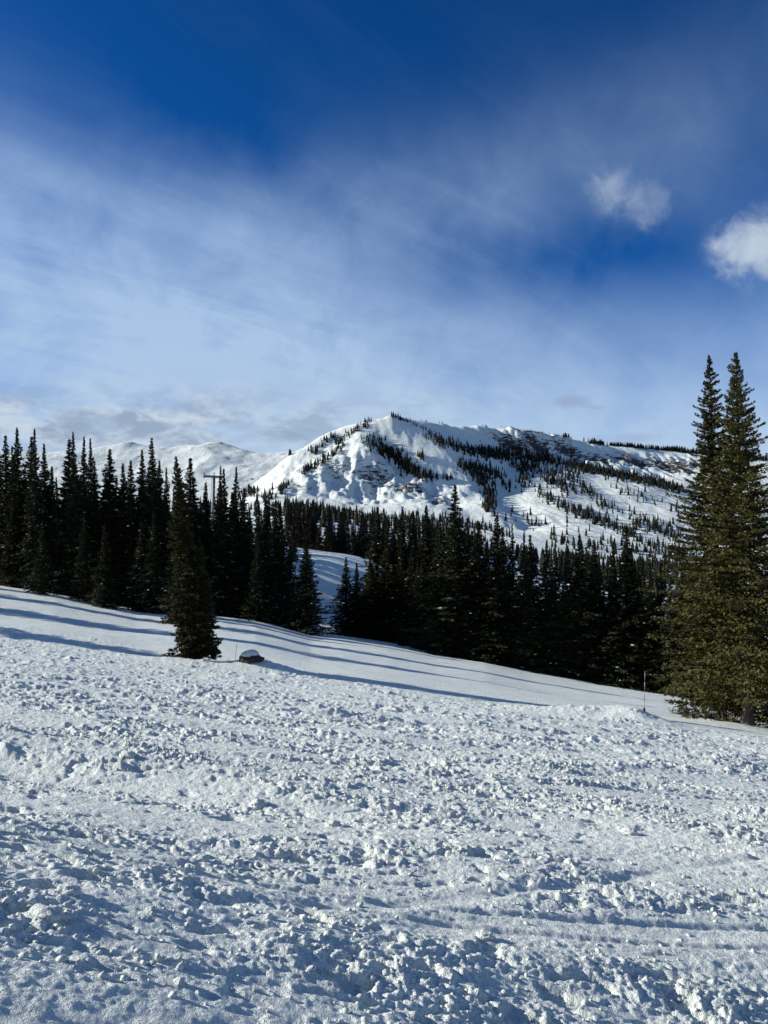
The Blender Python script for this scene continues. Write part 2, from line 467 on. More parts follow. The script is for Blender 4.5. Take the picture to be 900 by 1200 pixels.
def rbf_fit(P, c):
    P = np.asarray(P); xy, z = P[:, :2], P[:, 2]
    D = np.sqrt(((xy[:, None] - xy[None]) ** 2).sum(-1) + c * c)
    n = len(P); A = np.zeros((n + 3, n + 3)); A[:n, :n] = D
    A[:n, n] = 1; A[:n, n + 1:] = xy / 1000; A[n, :n] = 1; A[n + 1:, :n] = xy.T / 1000
    w = np.linalg.solve(A, np.concatenate([z, np.zeros(3)]))
    def f(X, Y):
        X = np.asarray(X, float); Y = np.asarray(Y, float)
        out = w[n] + w[n + 1] * X / 1000 + w[n + 2] * Y / 1000
        for i in range(n): out = out + w[i] * np.sqrt((X - xy[i, 0]) ** 2 + (Y - xy[i, 1]) ** 2 + c * c)
        return out
    return f

# --- wooded valley between the run and the mountain
mp_ = []
for u in (-2.2, -1.2, -0.8, -0.517, -0.35, -0.2, -0.1, 0.02, 0.15, 0.3, 0.42, 0.52, 0.8, 1.3):
    for Y in (96, 108):
        mp_.append(np.array([u * Y, Y, gz(u * Y, Y) - 0.25]))
for a in [(-500, 640, 150), (-200, 640, 150), (0, 632, 150), (100, 634, 150), (200, 634, 150), (270, 640, 145), (330, 648, 132), (355, 654, 128), (385, 659, 126),
          (440, 672, 126), (480, 690, 122), (520, 716, 120), (600, 742, 125), (700, 765, 125), (800, 785, 125), (900, 800, 125), (1300, 850, 125),
          (375, 700, 118), (395, 712, 117),
          (300, 640, 220), (345, 655, 200), (400, 662, 200), (450, 668, 210), (520, 680, 200), (600, 700, 200), (700, 720, 200), (800, 735, 200), (1000, 760, 200),
          (0, 640, 220), (150, 640, 220), (-400, 640, 220),
          (330, 606, 360), (280, 608, 380), (400, 616, 360), (450, 624, 360), (500, 636, 350), (600, 668, 350), (700, 690, 350), (800, 705, 350), (1000, 720, 350),
          (200, 606, 400), (100, 606, 400), (0, 606, 400), (-400, 606, 400),
          (300, 598, 520), (400, 608, 520), (500, 622, 520), (600, 650, 520), (700, 668, 520), (800, 682, 520), (0, 600, 520), (-300, 600, 520), (1000, 690, 520),
          (0, 606, 760), (200, 606, 760), (300, 604, 760), (400, 612, 760), (500, 622, 760), (600, 640, 760), (700, 655, 760), (800, 668, 760), (1000, 680, 760), (-300, 606, 760)]:
    mp_.append(pt(*a))
mid_f0 = rbf_fit(mp_, 6.0)
def mid_f(X, Y):
    return mid_f0(X, Y) + 1.0 * fbm(np.asarray(X) / 30, np.asarray(Y) / 30, 3, 7) * sstep(110, 150, np.asarray(Y, float)) * 1.2


def build_mid():
    ys = np.concatenate([np.linspace(98, 200, 70), np.linspace(204, 760, 90)]); us = np.linspace(-1.5, 1.5, 260)
    Yg = np.repeat(ys[:, None], len(us), 1); Xg = ys[:, None] * us[None]
    Z = mid_f(Xg.ravel(), Yg.ravel()) - 0.9 * (1 - sstep(98, 112, Yg.ravel()))
    me = mesh_np('valley_ground', np.stack([Xg.ravel(), Yg.ravel(), Z], 1), grid_faces(len(ys), len(us)), SNOW)
    tag(link('valley_ground', me), 'snowy ground of the wooded valley below the run', kind='structure')


build_mid()

# --- the mountain
MP = [(300, 566, 1380), (318, 552, 1400), (340, 534, 1430), (360, 520, 1450), (380, 508, 1465), (400, 501, 1475), (420, 496, 1485), (436, 493, 1492), (457, 487, 1500),
      (480, 491, 1515), (500, 494, 1540), (520, 497, 1565), (545, 499, 1600), (570, 500, 1625), (600, 501, 1650), (630, 505, 1680), (660, 511, 1700), (700, 517, 1740),
      (740, 521, 1780), (780, 524, 1810), (830, 530, 1850), (900, 536, 1900), (1000, 550, 1950), (1200, 560, 1950),
      # the spur that comes forward from the summit, sunlit on its left
      (446, 500, 1465), (424, 513, 1430), (404, 526, 1395), (384, 541, 1355), (362, 556, 1310), (340, 572, 1260), (318, 590, 1200), (300, 606, 1130),
      (385, 520, 1440), (360, 537, 1400), (335, 556, 1350), (312, 578, 1290),
      (400, 512, 1450),
      # cliffs right of the spur
      (430, 525, 1372), (415, 545, 1347), (400, 560, 1317), (440, 562, 1324), (480, 570, 1292), (430, 582, 1280), (380, 580, 1242), (350, 590, 1187),
      (460, 585, 1252), (500, 588, 1224), (395, 600, 1142), (450, 603, 1142), (500, 606, 1122), (345, 606, 1092),
      # summit bowl, shaded, and the wooded rib right of it
      (470, 503, 1464), (478, 518, 1432), (470, 535, 1409), (500, 512, 1462), (510, 530, 1416), (520, 545, 1389), (495, 548, 1374), (540, 512, 1544),
      (565, 524, 1524), (590, 530, 1534), (520, 507, 1499), (545, 530, 1464), (560, 545, 1424), (540, 552, 1384),
      (460, 545, 1394), (480, 555, 1359),
      # sunlit nose and the gully right of it
      (520, 565, 1345), (545, 572, 1310), (570, 588, 1245), (590, 605, 1180), (610, 622, 1110), (530, 590, 1262), (560, 610, 1160),
      (568, 562, 1400), (582, 582, 1330), (598, 602, 1250), (616, 620, 1160),
      # open shoulder and glades further right
      (600, 548, 1480), (612, 565, 1400), (625, 585, 1300), (640, 605, 1200), (655, 625, 1080), (600, 577, 1370),
      (650, 560, 1430), (670, 580, 1330), (690, 600, 1240), (710, 622, 1130), (740, 645, 1010),
      (700, 575, 1390), (730, 600, 1270), (760, 625, 1140), (790, 650, 1000),
      # headwall under the plateau, shelf and right bowl
      (585, 515, 1615), (600, 524, 1600), (620, 518, 1640), (640, 532, 1615), (665, 527, 1665), (690, 540, 1620), (715, 532, 1700), (740, 545, 1640), (770, 540, 1720), (800, 553, 1660),
      (640, 546, 1540), (690, 553, 1540), (740, 562, 1530), (800, 573, 1500), (850, 580, 1500),
      (715, 564, 1455), (738, 578, 1370), (765, 590, 1330), (795, 598, 1290), (760, 572, 1440), (800, 585, 1400), (830, 600, 1330),
      (800, 630, 1130), (850, 640, 1100), (900, 620, 1300), (1000, 640, 1200), (1000, 590, 1500), (1200, 640, 1200),
      # left lowlands
      (280, 590, 1330), (250, 596, 1300), (200, 600, 1300), (100, 604, 1300), (0, 606, 1300), (-300, 606, 1300), (260, 584, 1600), (200, 592, 1600), (100, 598, 1600), (0, 600, 1600), (-300, 600, 1600),
      (290, 600, 1150), (200, 606, 1000), (100, 608, 1000), (0, 608, 1000), (-300, 608, 1000),
      (300, 612, 900), (400, 618, 900), (500, 628, 900), (600, 640, 900), (700, 655, 880), (800, 668, 880), (1000, 680, 880), (1300, 680, 880),
      (0, 609, 760), (200, 609, 760), (400, 616, 740), (600, 642, 740), (800, 670, 740), (1000, 682, 740)]
mpts = [pt(*a) for a in MP]
for (px, py, Y) in MP[:24]:                      # far side of the crest
    q = pt(px, py, Y)
    k = 1.0 if px < 500 else 0.45
    mpts.append(np.array([q[0] - (60 if px < 430 else -10), q[1] + 130, q[2] - 75 * k])); mpts.append(np.array([q[0] - (120 if px < 430 else -20), q[1] + 330, q[2] - 190 * k]))
for X in (-1200, -600, -200): mpts.append(np.array([X, 2300., -5.]))
for X in (200, 600, 1100, 1700): mpts.append(np.array([X, 2300., 40.]))
mtn_f0 = rbf_fit(mpts, 9.0)


def blob2(X, Y, px, py, Yd, rx, ry):
    q = pt(px, py, Yd); return np.exp(-((X - q[0]) / rx) ** 2 - ((Y - q[1]) / ry) ** 2)


def mtn_rock(X, Y):
    r = 0
    for a in [(350, 575, 1270, 50, 45, .45), (395, 560, 1345, 60, 45, .5), (440, 570, 1335, 60, 40, .62), (480, 578, 1300, 50, 35, .7), (515, 592, 1255, 40, 35, .55), (425, 545, 1385, 50, 30, .45),
              (600, 522, 1605, 60, 45, .85), (630, 524, 1640, 50, 40, .9), (665, 525, 1660, 50, 40, .8), (700, 535, 1640, 60, 45, .75), (740, 538, 1680, 60, 45, .9), (785, 545, 1690, 70, 50, .85), (830, 550, 1700, 70, 50, .8),
              (760, 555, 1600, 40, 30, .4), (580, 510, 1615, 30, 30, .35)]:
        r = np.maximum(r, 1.18 * a[5] * blob2(X, Y, a[0], a[1], a[2], a[3], a[4]))
    return r


def crag(X, Y):
    return np.clip(.9 * blob2(X, Y, 395, 565, 1330, 110, 75) + .9 * blob2(X, Y, 470, 575, 1300, 110, 60) + .5 * blob2(X, Y, 700, 540, 1640, 240, 80) + .35 * blob2(X, Y, 620, 515, 1620, 90, 70), 0, 1)


def mtn_f(X, Y):
    X = np.asarray(X, float); Y = np.asarray(Y, float)
    wx = X + 14 * fbm(X / 90, Y / 90, 2, 211); wy = Y + 14 * fbm(X / 90 + 9, Y / 90, 2, 213)
    z = mtn_f0(wx * 0.5 + X * 0.5, wy * 0.5 + Y * 0.5)
    rk = mtn_rock(X, Y); up = sstep(900, 1150, Y)
    cr = crag(X, Y)
    z = z + up * (1.2 * fbm(X / 75, Y / 75, 3, 221) + 2.2 * (ridged(X / 24 + Y / 120, Y / 60, 4, 225) - .6))
    z = z + cr * (15 * (ridged(X / 34 + Y / 160, Y / 80, 5, 227) - 0.62) + 5 * (ridged(X / 10, Y / 22, 3, 229) - .6))
    s2 = np.mod(z + 7 * fbm(X / 50, Y / 50, 3, 245), 13.0) / 13.0; z = z + cr * 4.5 * (sstep(0.2, 0.8, s2) - s2)
    z = z + rk * (13 * (ridged(X / 34, Y / 62, 4, 231) - 0.6))
    st = np.mod(z + 4 * fbm(X / 60, Y / 60, 2, 241), 11.0) / 11.0     # rock benches
    z = z + rk * 4.5 * (sstep(0.3, 0.75, st) - st)
    return z


MX = np.arange(-1300, 1720, 5.0)
_mx = np.concatenate([np.arange(-1300, -340, 20.0), np.arange(-340, 900, 3.2), np.arange(900, 1800, 20.0)])
_my = np.concatenate([np.arange(700, 1080, 6.0), np.arange(1080, 1900, 3.6), np.arange(1900, 2420, 20.0)])
_XG, _YG = np.meshgrid(_mx, _my)
_MZ = mtn_f(_XG.ravel(), _YG.ravel()).reshape(_XG.shape)


def build_mountain():
    V = np.stack([_XG.ravel(), _YG.ravel(), _MZ.ravel()], 1)
    me = mesh_np('mountain', V, grid_faces(len(_my), len(_mx)), MTN)
    xr, yr = _XG.ravel(), _YG.ravel(); rk = np.maximum(mtn_rock(xr, yr), .36 * crag(xr, yr) * sstep(-.2, .3, fbm(xr / 50, yr / 50, 3, 260)))
    a = me.attributes.new('rock', 'FLOAT', 'POINT'); a.data.foreach_set('value', rk.astype(np.float32))
    tag(link('mountain', me), 'snow covered mountain with cliffs, glades and a long plateau', kind='structure')


build_mountain()


def mz(X, Y):
    X = np.asarray(X, float); Y = np.asarray(Y, float)
    i = np.clip(np.searchsorted(_mx, X) - 1, 0, len(_mx) - 2); j = np.clip(np.searchsorted(_my, Y) - 1, 0, len(_my) - 2)
    a = np.clip((X - _mx[i]) / (_mx[i + 1] - _mx[i]), 0, 1); b = np.clip((Y - _my[j]) / (_my[j + 1] - _my[j]), 0, 1)
    return (_MZ[j, i] * (1 - a) + _MZ[j, i + 1] * a) * (1 - b) + (_MZ[j + 1, i] * (1 - a) + _MZ[j + 1, i + 1] * a) * b


def mtn_hit(px, py):
    """first point of the mountain along each sight line"""
    px = np.asarray(px, float); py = np.asarray(py, float); u = lin(px); v = (600 - py) / FPX
    hit = np.full(px.shape, np.nan)
    for Y in np.arange(860, 2000, 3.0):
        d = mz(u * Y, np.full_like(u, Y)) - (EYE + v * Y)
        hit = np.where(np.isnan(hit) & (d >= 0), Y, hit)
    return hit

# --- the far range and the plain to the horizon
def build_range():
    P = []
    sky = [(-500, 545), (-200, 535), (0, 530), (60, 530), (90, 531), (110, 526), (128, 522), (150, 519), (165, 521), (190, 524), (215, 522), (240, 520), (258, 517), (268, 521), (285, 526), (305, 529), (330, 528), (360, 530), (420, 535), (700, 545), (1000, 550), (1400, 560)]
    for px, py in sky:
        P.append(pt(px, py, 5200)); q = pt(px, py, 5200); P.append(q + np.array([0, 500, -260.])); P.append(q + np.array([0, 1500, -500.]))
    for px, py, Y in [(110, 545, 4800), (128, 535, 5000), (150, 545, 4850), (180, 548, 4800), (205, 534, 5020), (225, 540, 4850), (250, 535, 4900), (262, 528, 5080), (280, 545, 4750), (300, 540, 4950), (320, 545, 4850),
                      (140, 565, 4450), (180, 568, 4400), (210, 555, 4600), (240, 560, 4500), (280, 565, 4400), (330, 565, 4400), (0, 560, 4500), (-300, 570, 4500), (500, 570, 4500), (1000, 580, 4500),
                      (0, 590, 3600), (150, 588, 3600), (300, 588, 3600), (-500, 590, 3600), (600, 590, 3600), (1200, 590, 3600), (0, 600, 2400), (300, 600, 2400), (-600, 600, 2400), (800, 600, 2400), (1500, 600, 2400)]:
        P.append(pt(px, py, Y))
    f = rbf_fit(P, 30.0)
    xs = np.concatenate([np.arange(-7000, -2400, 200.), np.arange(-2400, -300, 14.), np.arange(-300, 7000, 160.)]); ys = np.concatenate([np.arange(2380, 4000, 60.), np.arange(4000, 5500, 16.), np.arange(5500, 6800, 120.)])
    Xg, Yg = np.meshgrid(xs, ys); X, Y = Xg.ravel(), Yg.ravel()
    up = sstep(3600, 4400, Y)
    Z = f(X, Y) + up * (18 * (ridged(X / 300, Y / 420, 5, 301) - 0.6) + 6 * fbm(X / 160, Y / 160, 4, 303))
    me = mesh_np('far_range', np.stack([X, Y, Z], 1), grid_faces(len(ys), len(xs)), RANGE)
    rk = 0.16 + 0.26 * sstep(-0.1, 0.5, fbm(X / 420, Y / 420, 3, 305)) * up
    a = me.attributes.new('rock', 'FLOAT', 'POINT'); a.data.foreach_set('value', rk.astype(np.float32))
    tag(link('far_mountain_range', me), 'low white range on the left horizon with windblown grey patches', kind='structure')
    V = []; R = [0, 3000, 20000, 50000]; n = 48
    xs = np.linspace(-45000, 45000, 60); Xg, Yg = np.meshgrid(xs, xs)
    me = mesh_np('snow_plain', np.stack([Xg.ravel(), Yg.ravel(), np.full(Xg.size, -420.0)], 1), grid_faces(60, 60), RANGE)
    tag(link('snow_plain', me), 'snow covered lowland reaching the horizon', kind='structure')


build_range()

# ------------------------------------------------------------------ snow clods lying on the run
def ico(sub):
    import bmesh
    bm = bmesh.new(); bmesh.ops.create_icosphere(bm, subdivisions=sub, radius=1.0)
    V = np.array([v.co[:] for v in bm.verts]); F = np.array([[v.index for v in f.verts] for f in bm.faces]); bm.free(); return V, F


def build_clods():
    rng = np.random.default_rng(4)
    out_V, out_F, off = [], [], 0
    for (n, y0, y1, sub, s0, s1, sd) in ((700, 2.0, 6.5, 2, 0.005, 0.020, 1), (2400, 3.0, 13, 1, 0.008, 0.026, 2), (3000, 9.0, 30, 1, 0.014, 0.038, 3)):
        BV, BF = ico(sub)
        Y = y0 * (y1 / y0) ** rng.random(n * 3); X = Y * rng.uniform(-0.75, 0.75, n * 3)
        m, _ = rough_mask(X, Y); cl = sstep(-0.15, 0.45, fbm(X / 0.8, Y / 0.6, 2, 97))
        keep = rng.random(n * 3) < m * (0.15 + 0.85 * cl); X, Y = X[keep][:n], Y[keep][:n]; k = len(X)
        size = s0 + (s1 - s0) * rng.random(k) ** 3.2
        Z = ground(X, Y) + size * 0.25
        th = rng.uniform(0, 6.28, k); sc = np.stack([size * rng.uniform(.8, 1.4, k), size * rng.uniform(.7, 1.1, k), size * rng.uniform(.5, .95, k)], 1)
        V = BV[None] * (1 + 0.30 * rng.standard_normal((k, len(BV), 1)).clip(-1.4, 1.4) * (1.0 if sub == 1 else 0.6)) * sc[:, None]
        c, s = np.cos(th)[:, None], np.sin(th)[:, None]
        tl = rng.uniform(-.5, .5, (k, 1))
        x, y, z = V[..., 0], V[..., 1], V[..., 2]; z, y = z * np.cos(tl) + y * np.sin(tl), y * np.cos(tl) - z * np.sin(tl)
        V = np.stack([x * c - y * s + X[:, None], x * s + y * c + Y[:, None], z + Z[:, None]], -1)
        F = BF[None] + (np.arange(k) * len(BV))[:, None, None] + off
        out_V.append(V.reshape(-1, 3)); out_F.append(F.reshape(-1, 3)); off += k * len(BV)
    me = mesh_np('snow_clods', np.vstack(out_V), np.vstack(out_F), SNOW)
    tag(link('snow_clods', me), 'loose crumbs and clods of chopped snow scattered over the run', 'snow clods', kind='stuff')
    # a few clods big enough to point at
    BV, BF = ico(4)
    spec = [(50, 1076, .085, 'largest round snow clod near the lower left edge of the run'), (80, 1050, .05, 'small snow clod just behind the largest one at lower left'),
            (150, 888, .09, 'flat snow clod on the swell at the left of the run'), (302, 944, .085, 'broad low snow clod on the run left of centre'),
            (390, 968, .07, 'snow clod right of the broad low one near the middle of the run'), (235, 1010, .05, 'fist sized snow clod at lower left of the run'),
            (568, 1100, .05, 'small snow clod low in the middle right foreground'), (738, 977, .075, 'snow clod with a dark hollow on the right of the run')]
    for i, (px, py, s, lab) in enumerate(spec):
        u = lin(px); ys = np.linspace(2, 40, 4000); r = -(ground(u * ys, ys, False) - EYE) / ys
        Y = float(ys[np.argmax(r < (py - 600) / FPX)]); X = u * Y
        r2 = np.random.default_rng(50 + i)
        n = fbm(BV[:, 0] * 1.3 + i * 5, BV[:, 1] * 1.3 + BV[:, 2] * 1.7, 4, 400 + i)
        n2 = fbm(BV[:, 0] * 5 + i, BV[:, 1] * 5 + BV[:, 2] * 4, 4, 430 + i, .6)
        V = BV * (1 + 0.20 * n[:, None] + .09 * n2[:, None]) * (s * r2.uniform(1, 1.35), s * .85, s * .66)
        me = mesh_np('snow_clod', V, BF, SNOW)
        tag(link('snow_clod', me, loc=(X, Y, gz(X, Y) + s * 0.12)), lab, 'snow clod', 'large snow clods on the run')


build_clods()

# ------------------------------------------------------------------ spruces
def spruce(seed, H, R, nb, per, spray, base=0.03, droop=0.35, prof=0.8, lean=(0, 0), snow=0.0, gap=0.25, tip=1.0, tiers=0, cap=9.0):
    """returns crown, trunk and snow geometry of one spruce standing at the origin"""
    g = np.random.default_rng(seed)
    t = 1 - (1 - np.linspace(0, 1, nb)) ** 0.92; t = np.clip(t + g.normal(0, .004, nb), 0, .995)
    if tiers: t = np.clip(t + 0.35 / tiers * np.sin(t * tiers * 6.28) / 6.28, 0, .995)
    zb = H * (base + (1 - base) * t)
    az = np.arange(nb) * 2.39996 + g.normal(0, .35, nb)
    shape = np.power(1 - t, prof) * (0.85 + 0.15 * np.cos(t * 3)); shape = np.minimum(shape, cap)
    side = 1 + gap * gnoise(np.cos(az) * 1.3 + seed, t * 10.0 + np.sin(az) * 1.3, seed)
    L = np.maximum(R * shape * side * g.uniform(.55, 1.12, nb), 0.10 * (H / 15) * tip * np.sqrt(1 - t) + .03)
    # branch frame
    S = g.random((nb, per)) ** 0.72 * 0.93 + 0.07
    s = S
    a = 0.50 * (t[:, None] ** 1.5) + 0.12 - droop * (1 - t[:, None]) ** 0.5
    rise = L[:, None] * (a * s - 0.30 * s ** 2 + 0.26 * s ** 3)
    d = np.stack([np.cos(az), np.sin(az), 0 * az], 1); sd = np.stack([-np.sin(az), np.cos(az), 0 * az], 1)
    lat = g.uniform(-1, 1, (nb, per)); wid = 0.34 * L[:, None] * (1.12 - s) ** 0.7 * np.sqrt(np.minimum(1, s * 3))
    P = d[:, None] * (L[:, None] * s)[..., None] + sd[:, None] * (lat * wid)[..., None]
    P[..., 2] += zb[:, None] + rise - np.abs(lat) * wid * 0.18 + g.normal(0, .035, (nb, per)) * (spray / .2)
    P[..., 0] += lean[0] * P[..., 2]; P[..., 1] += lean[1] * P[..., 2]
    # needle sprays: slim kites pointing outward along the twig
    D = d[:, None] * 0.8 + sd[:, None] * (np.sign(lat) * g.uniform(.1, 1.0, lat.shape))[..., None] + g.normal(0, .28, P.shape)
    D[..., 2] += g.normal(-.10, .35, lat.shape) + 0.5 * t[:, None] ** 2
    D /= np.linalg.norm(D, axis=-1)[..., None]
    W = np.cross(D, g.normal(0, .5, P.shape) + np.array([0, 0, 1.])); W /= np.linalg.norm(W, axis=-1)[..., None] + 1e-9
    ln = spray * g.uniform(.6, 1.35, lat.shape)[..., None] * (0.38 + 0.62 * (1 - t[:, None, None] ** 2)); wd = ln * g.uniform(.20, .34, lat.shape)[..., None]
    Nn = np.cross(D, W)
    A = P - D * ln * .35; B = P + W * wd + Nn * wd * .25; C = P + D * ln * .65; E_ = P - W * wd + Nn * wd * .25
    keep = g.random(lat.shape) < np.clip(L[:, None] / (0.42 * R) + .35, 0, 1)
    CV = np.stack([A, B, C, E_], 2)[keep].reshape(-1, 3); CF = np.arange(len(CV)).reshape(-1, 4)
    # leader shoot
    k = 26; zt = H * (1 - 0.055 * g.random(k) ** 1.5) ; az2 = g.uniform(0, 6.28, k); q = np.stack([0 * zt + lean[0] * zt, 0 * zt + lean[1] * zt, zt], 1)
    dd = np.stack([np.cos(az2) * .6, np.sin(az2) * .6, g.uniform(.4, 1.2, k)], 1) * spray * .6; ww = np.cross(dd, [0.3, 0.2, 1]) * .28
    LV = np.stack([q, q + dd * .5 + ww, q + dd, q + dd * .5 - ww], 1).reshape(-1, 3)
    CF = np.vstack([CF, np.arange(len(LV)).reshape(-1, 4) + len(CV)]); CV = np.vstack([CV, LV])
    # trunk with limbs
    zz = np.linspace(-0.3, H * .985, 16); r0 = 0.0125 * H + .02
    TP = np.stack([lean[0] * zz, lean[1] * zz, zz], 1); tr = [tube(TP, r0 * (1 - np.clip(zz / H, 0, 1)) ** .85 * (1 + .5 * np.exp(-np.maximum(zz, 0) * 4)) + .006, 8)]
    step = max(1, nb // 260)
    for i in range(0, nb, step):
        ss = np.array([0, .4, .8]); ai = float(a[i, 0]); rr = L[i] * (ai * ss - .30 * ss ** 2 + .26 * ss ** 3)
        bp = d[i][None] * (L[i] * ss)[:, None]; bp[:, 2] += zb[i] + rr; bp[:, 0] += lean[0] * bp[:, 2]; bp[:, 1] += lean[1] * bp[:, 2]
        tr.append(tube(bp, np.array([.10, .06, .03]) * .16 * L[i] ** .5 + .004, 3, cap=False))
    sn = None
    if snow > 0:                                                    # lumps of old snow lodged on the boughs
        idx = np.where(g.random(nb) < snow * (0.1 + 1.3 * (1 - t) ** 1.3) )[0]
        BV, BF = ico(1); VV, FF, o = [], [], 0
        for i in idx:
            s0 = g.uniform(.5, .95); ai = float(a[i, 0]); h = L[i] * (ai * s0 - .3 * s0 ** 2 + .26 * s0 ** 3)
            c = d[i] * L[i] * s0 + sd[i] * g.uniform(-.2, .2) * L[i] * .5 + np.array([0, 0, zb[i] + h + .03]); c = c + np.array([lean[0] * c[2], lean[1] * c[2], 0])
            sz = g.uniform(.04, .13) * (H / 15) ** .5
            V = BV * (1 + .25 * g.standard_normal((len(BV), 1)).clip(-1, 1)); V = (V[:, :1] * d[i] * sz * g.uniform(.9, 1.5) + V[:, 1:2] * sd[i] * sz * g.uniform(.7, 1.4)) + V[:, 2:] * np.array([0, 0, sz * .42]) + c
            V[:, 2] -= 0.25 * np.linalg.norm(V[:, :2] - c[:2], axis=1)
            VV.append(V); FF.append(BF + o); o += len(BV)
        if VV: sn = (np.vstack(VV), np.vstack(FF))
    return (CV, CF), tr, sn


def spruce_meshes(fol, *a, **k):
    crown, tr, sn = spruce(*a, **k)
    return (mesh_np('crown', crown[0], crown[1], fol, smooth=False), mesh_from('trunk', tr, BARK),
            mesh_np('bough_snow', sn[0], sn[1], SNOW) if sn else None)


def plant(ms, x, y, z, s=1.0, w=1.0, rz=0.0, label='', group=None, name='spruce_tree', cat='spruce tree', flat=None):
    o = bpy.data.objects.new(name, None); scn.collection.objects.link(o)
    o.location = (x, y, z); tl = 0.0 if group and 'large' in group else 1.0
    o.rotation_euler = (0.016 * tl * math.sin(x * 7.1), 0.02 * tl * math.sin(x * 3.7 + y), rz); o.scale = (s * w, s * w, s); o.empty_display_size = .3
    for nm, me in zip(('crown', 'trunk', 'bough_snow'), ms):
        if me is not None:
            c = link(nm, me, o)
            if nm == 'bough_snow': c['kind'] = 'stuff'
    return tag(o, label, cat, group)


def nth(n):
    W = ['first', 'second', 'third', 'fourth', 'fifth', 'sixth', 'seventh', 'eighth', 'ninth', 'tenth', 'eleventh', 'twelfth', 'thirteenth', 'fourteenth', 'fifteenth', 'sixteenth',
         'seventeenth', 'eighteenth', 'nineteenth', 'twentieth']
    T = {20: 'twenty', 30: 'thirty', 40: 'forty', 50: 'fifty', 60: 'sixty', 70: 'seventy', 80: 'eighty', 90: 'ninety'}
    if n <= 20: return W[n - 1]
    t, r = n // 10 * 10, n % 10
    return T[t] + '-' + W[r - 1] if r else T[t][:-1] + 'ieth'


rnd = random.Random(12)
# ---- the tall pair on the right
def at_ground(px, py, y0=2, y1=95):
    u = lin(px); ys = np.linspace(y0, y1, 6000); r = -(ground(u * ys, ys, False) - EYE) / ys
    ok = r < (py - 600) / FPX; Y = float(ys[np.argmax(ok)]) if ok.any() else 76.0 + (px * 7.3) % 5
    return u * Y, Y


def height_for(px, ytop, x, y, z): return EYE + (600 - ytop) / FPX * y - z

x, y = BIG; z = gz(x, y) - .05; H = height_for(862, 413, x, y, z)
ms = spruce_meshes(FOL2, 301, H, 5.0, 600, 140, .20, base=.095, droop=.16, prof=.86, cap=.72, lean=((lin(862) * y - x) / H, 0), gap=.75, tip=3.6)
plant(ms, x, y, z, label='tallest spruce at the right edge, bare trunk foot showing in the snow', group='large sunlit spruces at right')
x, y = lin(846) * (BIG[1] + 2.5), BIG[1] + 2.5; z = gz(x, y) - .05; H = height_for(831, 417, x, y, z)
ms = spruce_meshes(FOL2, 302, H, 4.1, 600, 140, .20, base=.04, droop=.20, prof=.80, cap=.66, lean=((lin(831) * y - x) / H, 0), gap=.75, tip=3.6)
plant(ms, x, y, z, label='tall olive spruce left of its taller twin at the right edge', group='large sunlit spruces at right')
x, y = lin(925) * (BIG[1] + 4), BIG[1] + 4; z = gz(x, y) - .05
ms3 = spruce_meshes(FOL2, 303, 14.0, 2.6, 420, 50, .2, base=.03, gap=.4)
H = height_for(925, 495, x, y, z)
plant(ms3, x, y, z, H / 14, label='spruce cut off by the right edge, behind the tallest one', group='large sunlit spruces at right')
# ---- the lone tree in front of the left stand
x, y = LONE; z = gz(x, y) - .05; H = height_for(206, 536, x, y, z)
c1, t1, _ = spruce(311, H, 1.6, 420, 90, .18, base=.06, droop=.30, prof=.70, cap=.78, lean=((lin(206) * y - x) / H, 0), gap=.6, tip=2.6)
c2, t2, _ = spruce(312, H * .6, 1.05, 420, 60, .18, base=.11, droop=.34, prof=.6, lean=(-.015, .01), gap=.4, tip=1.6)
off = np.array([.26, .12, 0])
root = bpy.data.objects.new('spruce_tree', None); scn.collection.objects.link(root); root.location = (x, y, z)
tag(root, 'lone olive spruce with twin stems standing forward on the snow beside the boulder', 'spruce tree')
link('crown', mesh_np('crown', np.vstack([c1[0], c2[0] + off]), np.vstack([c1[1], c2[1] + len(c1[0])]), FOL3, False), root)
link('trunk', mesh_from('trunk', t1, BARK), root); link('trunk', mesh_from('trunk', [(V + off, F) for V, F in t2], BARK), root)

# ---- stock for the stands
stock = [spruce_meshes(FOL, 400 + i, 15.0, (2.1, 2.5, 1.9, 2.3, 2.7, 2.15)[i], 340, 50, .27, base=.02, droop=(.32, .4, .28)[i % 3], prof=(.9, 1.0, .8, .95, 1.05, .85)[i], snow=(.18, .32, .12, .25, .38, .16)[i], gap=.6, tip=2.6) for i in range(6)]

# front rows, found one by one in the photograph: (px of stem, row of top, distance)
LEFT = [(8, 511, 84), (23, 502, 82), (33, 512, 88), (42, 503, 80), (55, 521, 86), (68, 560, 80), (78, 515, 84), (89, 507, 80), (97, 512, 88), (109, 515, 82), (126, 527, 81), (136, 560, 90), (147, 544, 84), (154, 540, 80), (169, 528, 83), (183, 514, 80),
        (198, 548, 80), (221, 537, 84), (238, 566, 82), (255, 546, 83), (264, 550, 78), (274, 548, 82), (288, 572, 86), (304, 580, 80), (313, 586, 84), (329, 590, 84)]
RIGHT = [(441, 594, 96), (455, 603, 92), (470, 594, 98), (484, 600, 96), (498, 593, 94), (514, 603, 82), (533, 569, 76), (548, 608, 80), (561, 612, 78), (580, 601, 75), (592, 618, 80), (602, 615, 78), (614, 627, 75), (625, 627, 80), (638, 633, 76), (652, 636, 78),
         (664, 640, 74), (679, 627, 74), (690, 640, 80), (698, 633, 75), (716, 636, 77), (727, 645, 73), (738, 618, 74), (750, 650, 75), (758, 648, 72), (773, 657, 73), (788, 672, 70), (802, 668, 72), (818, 665, 74)]
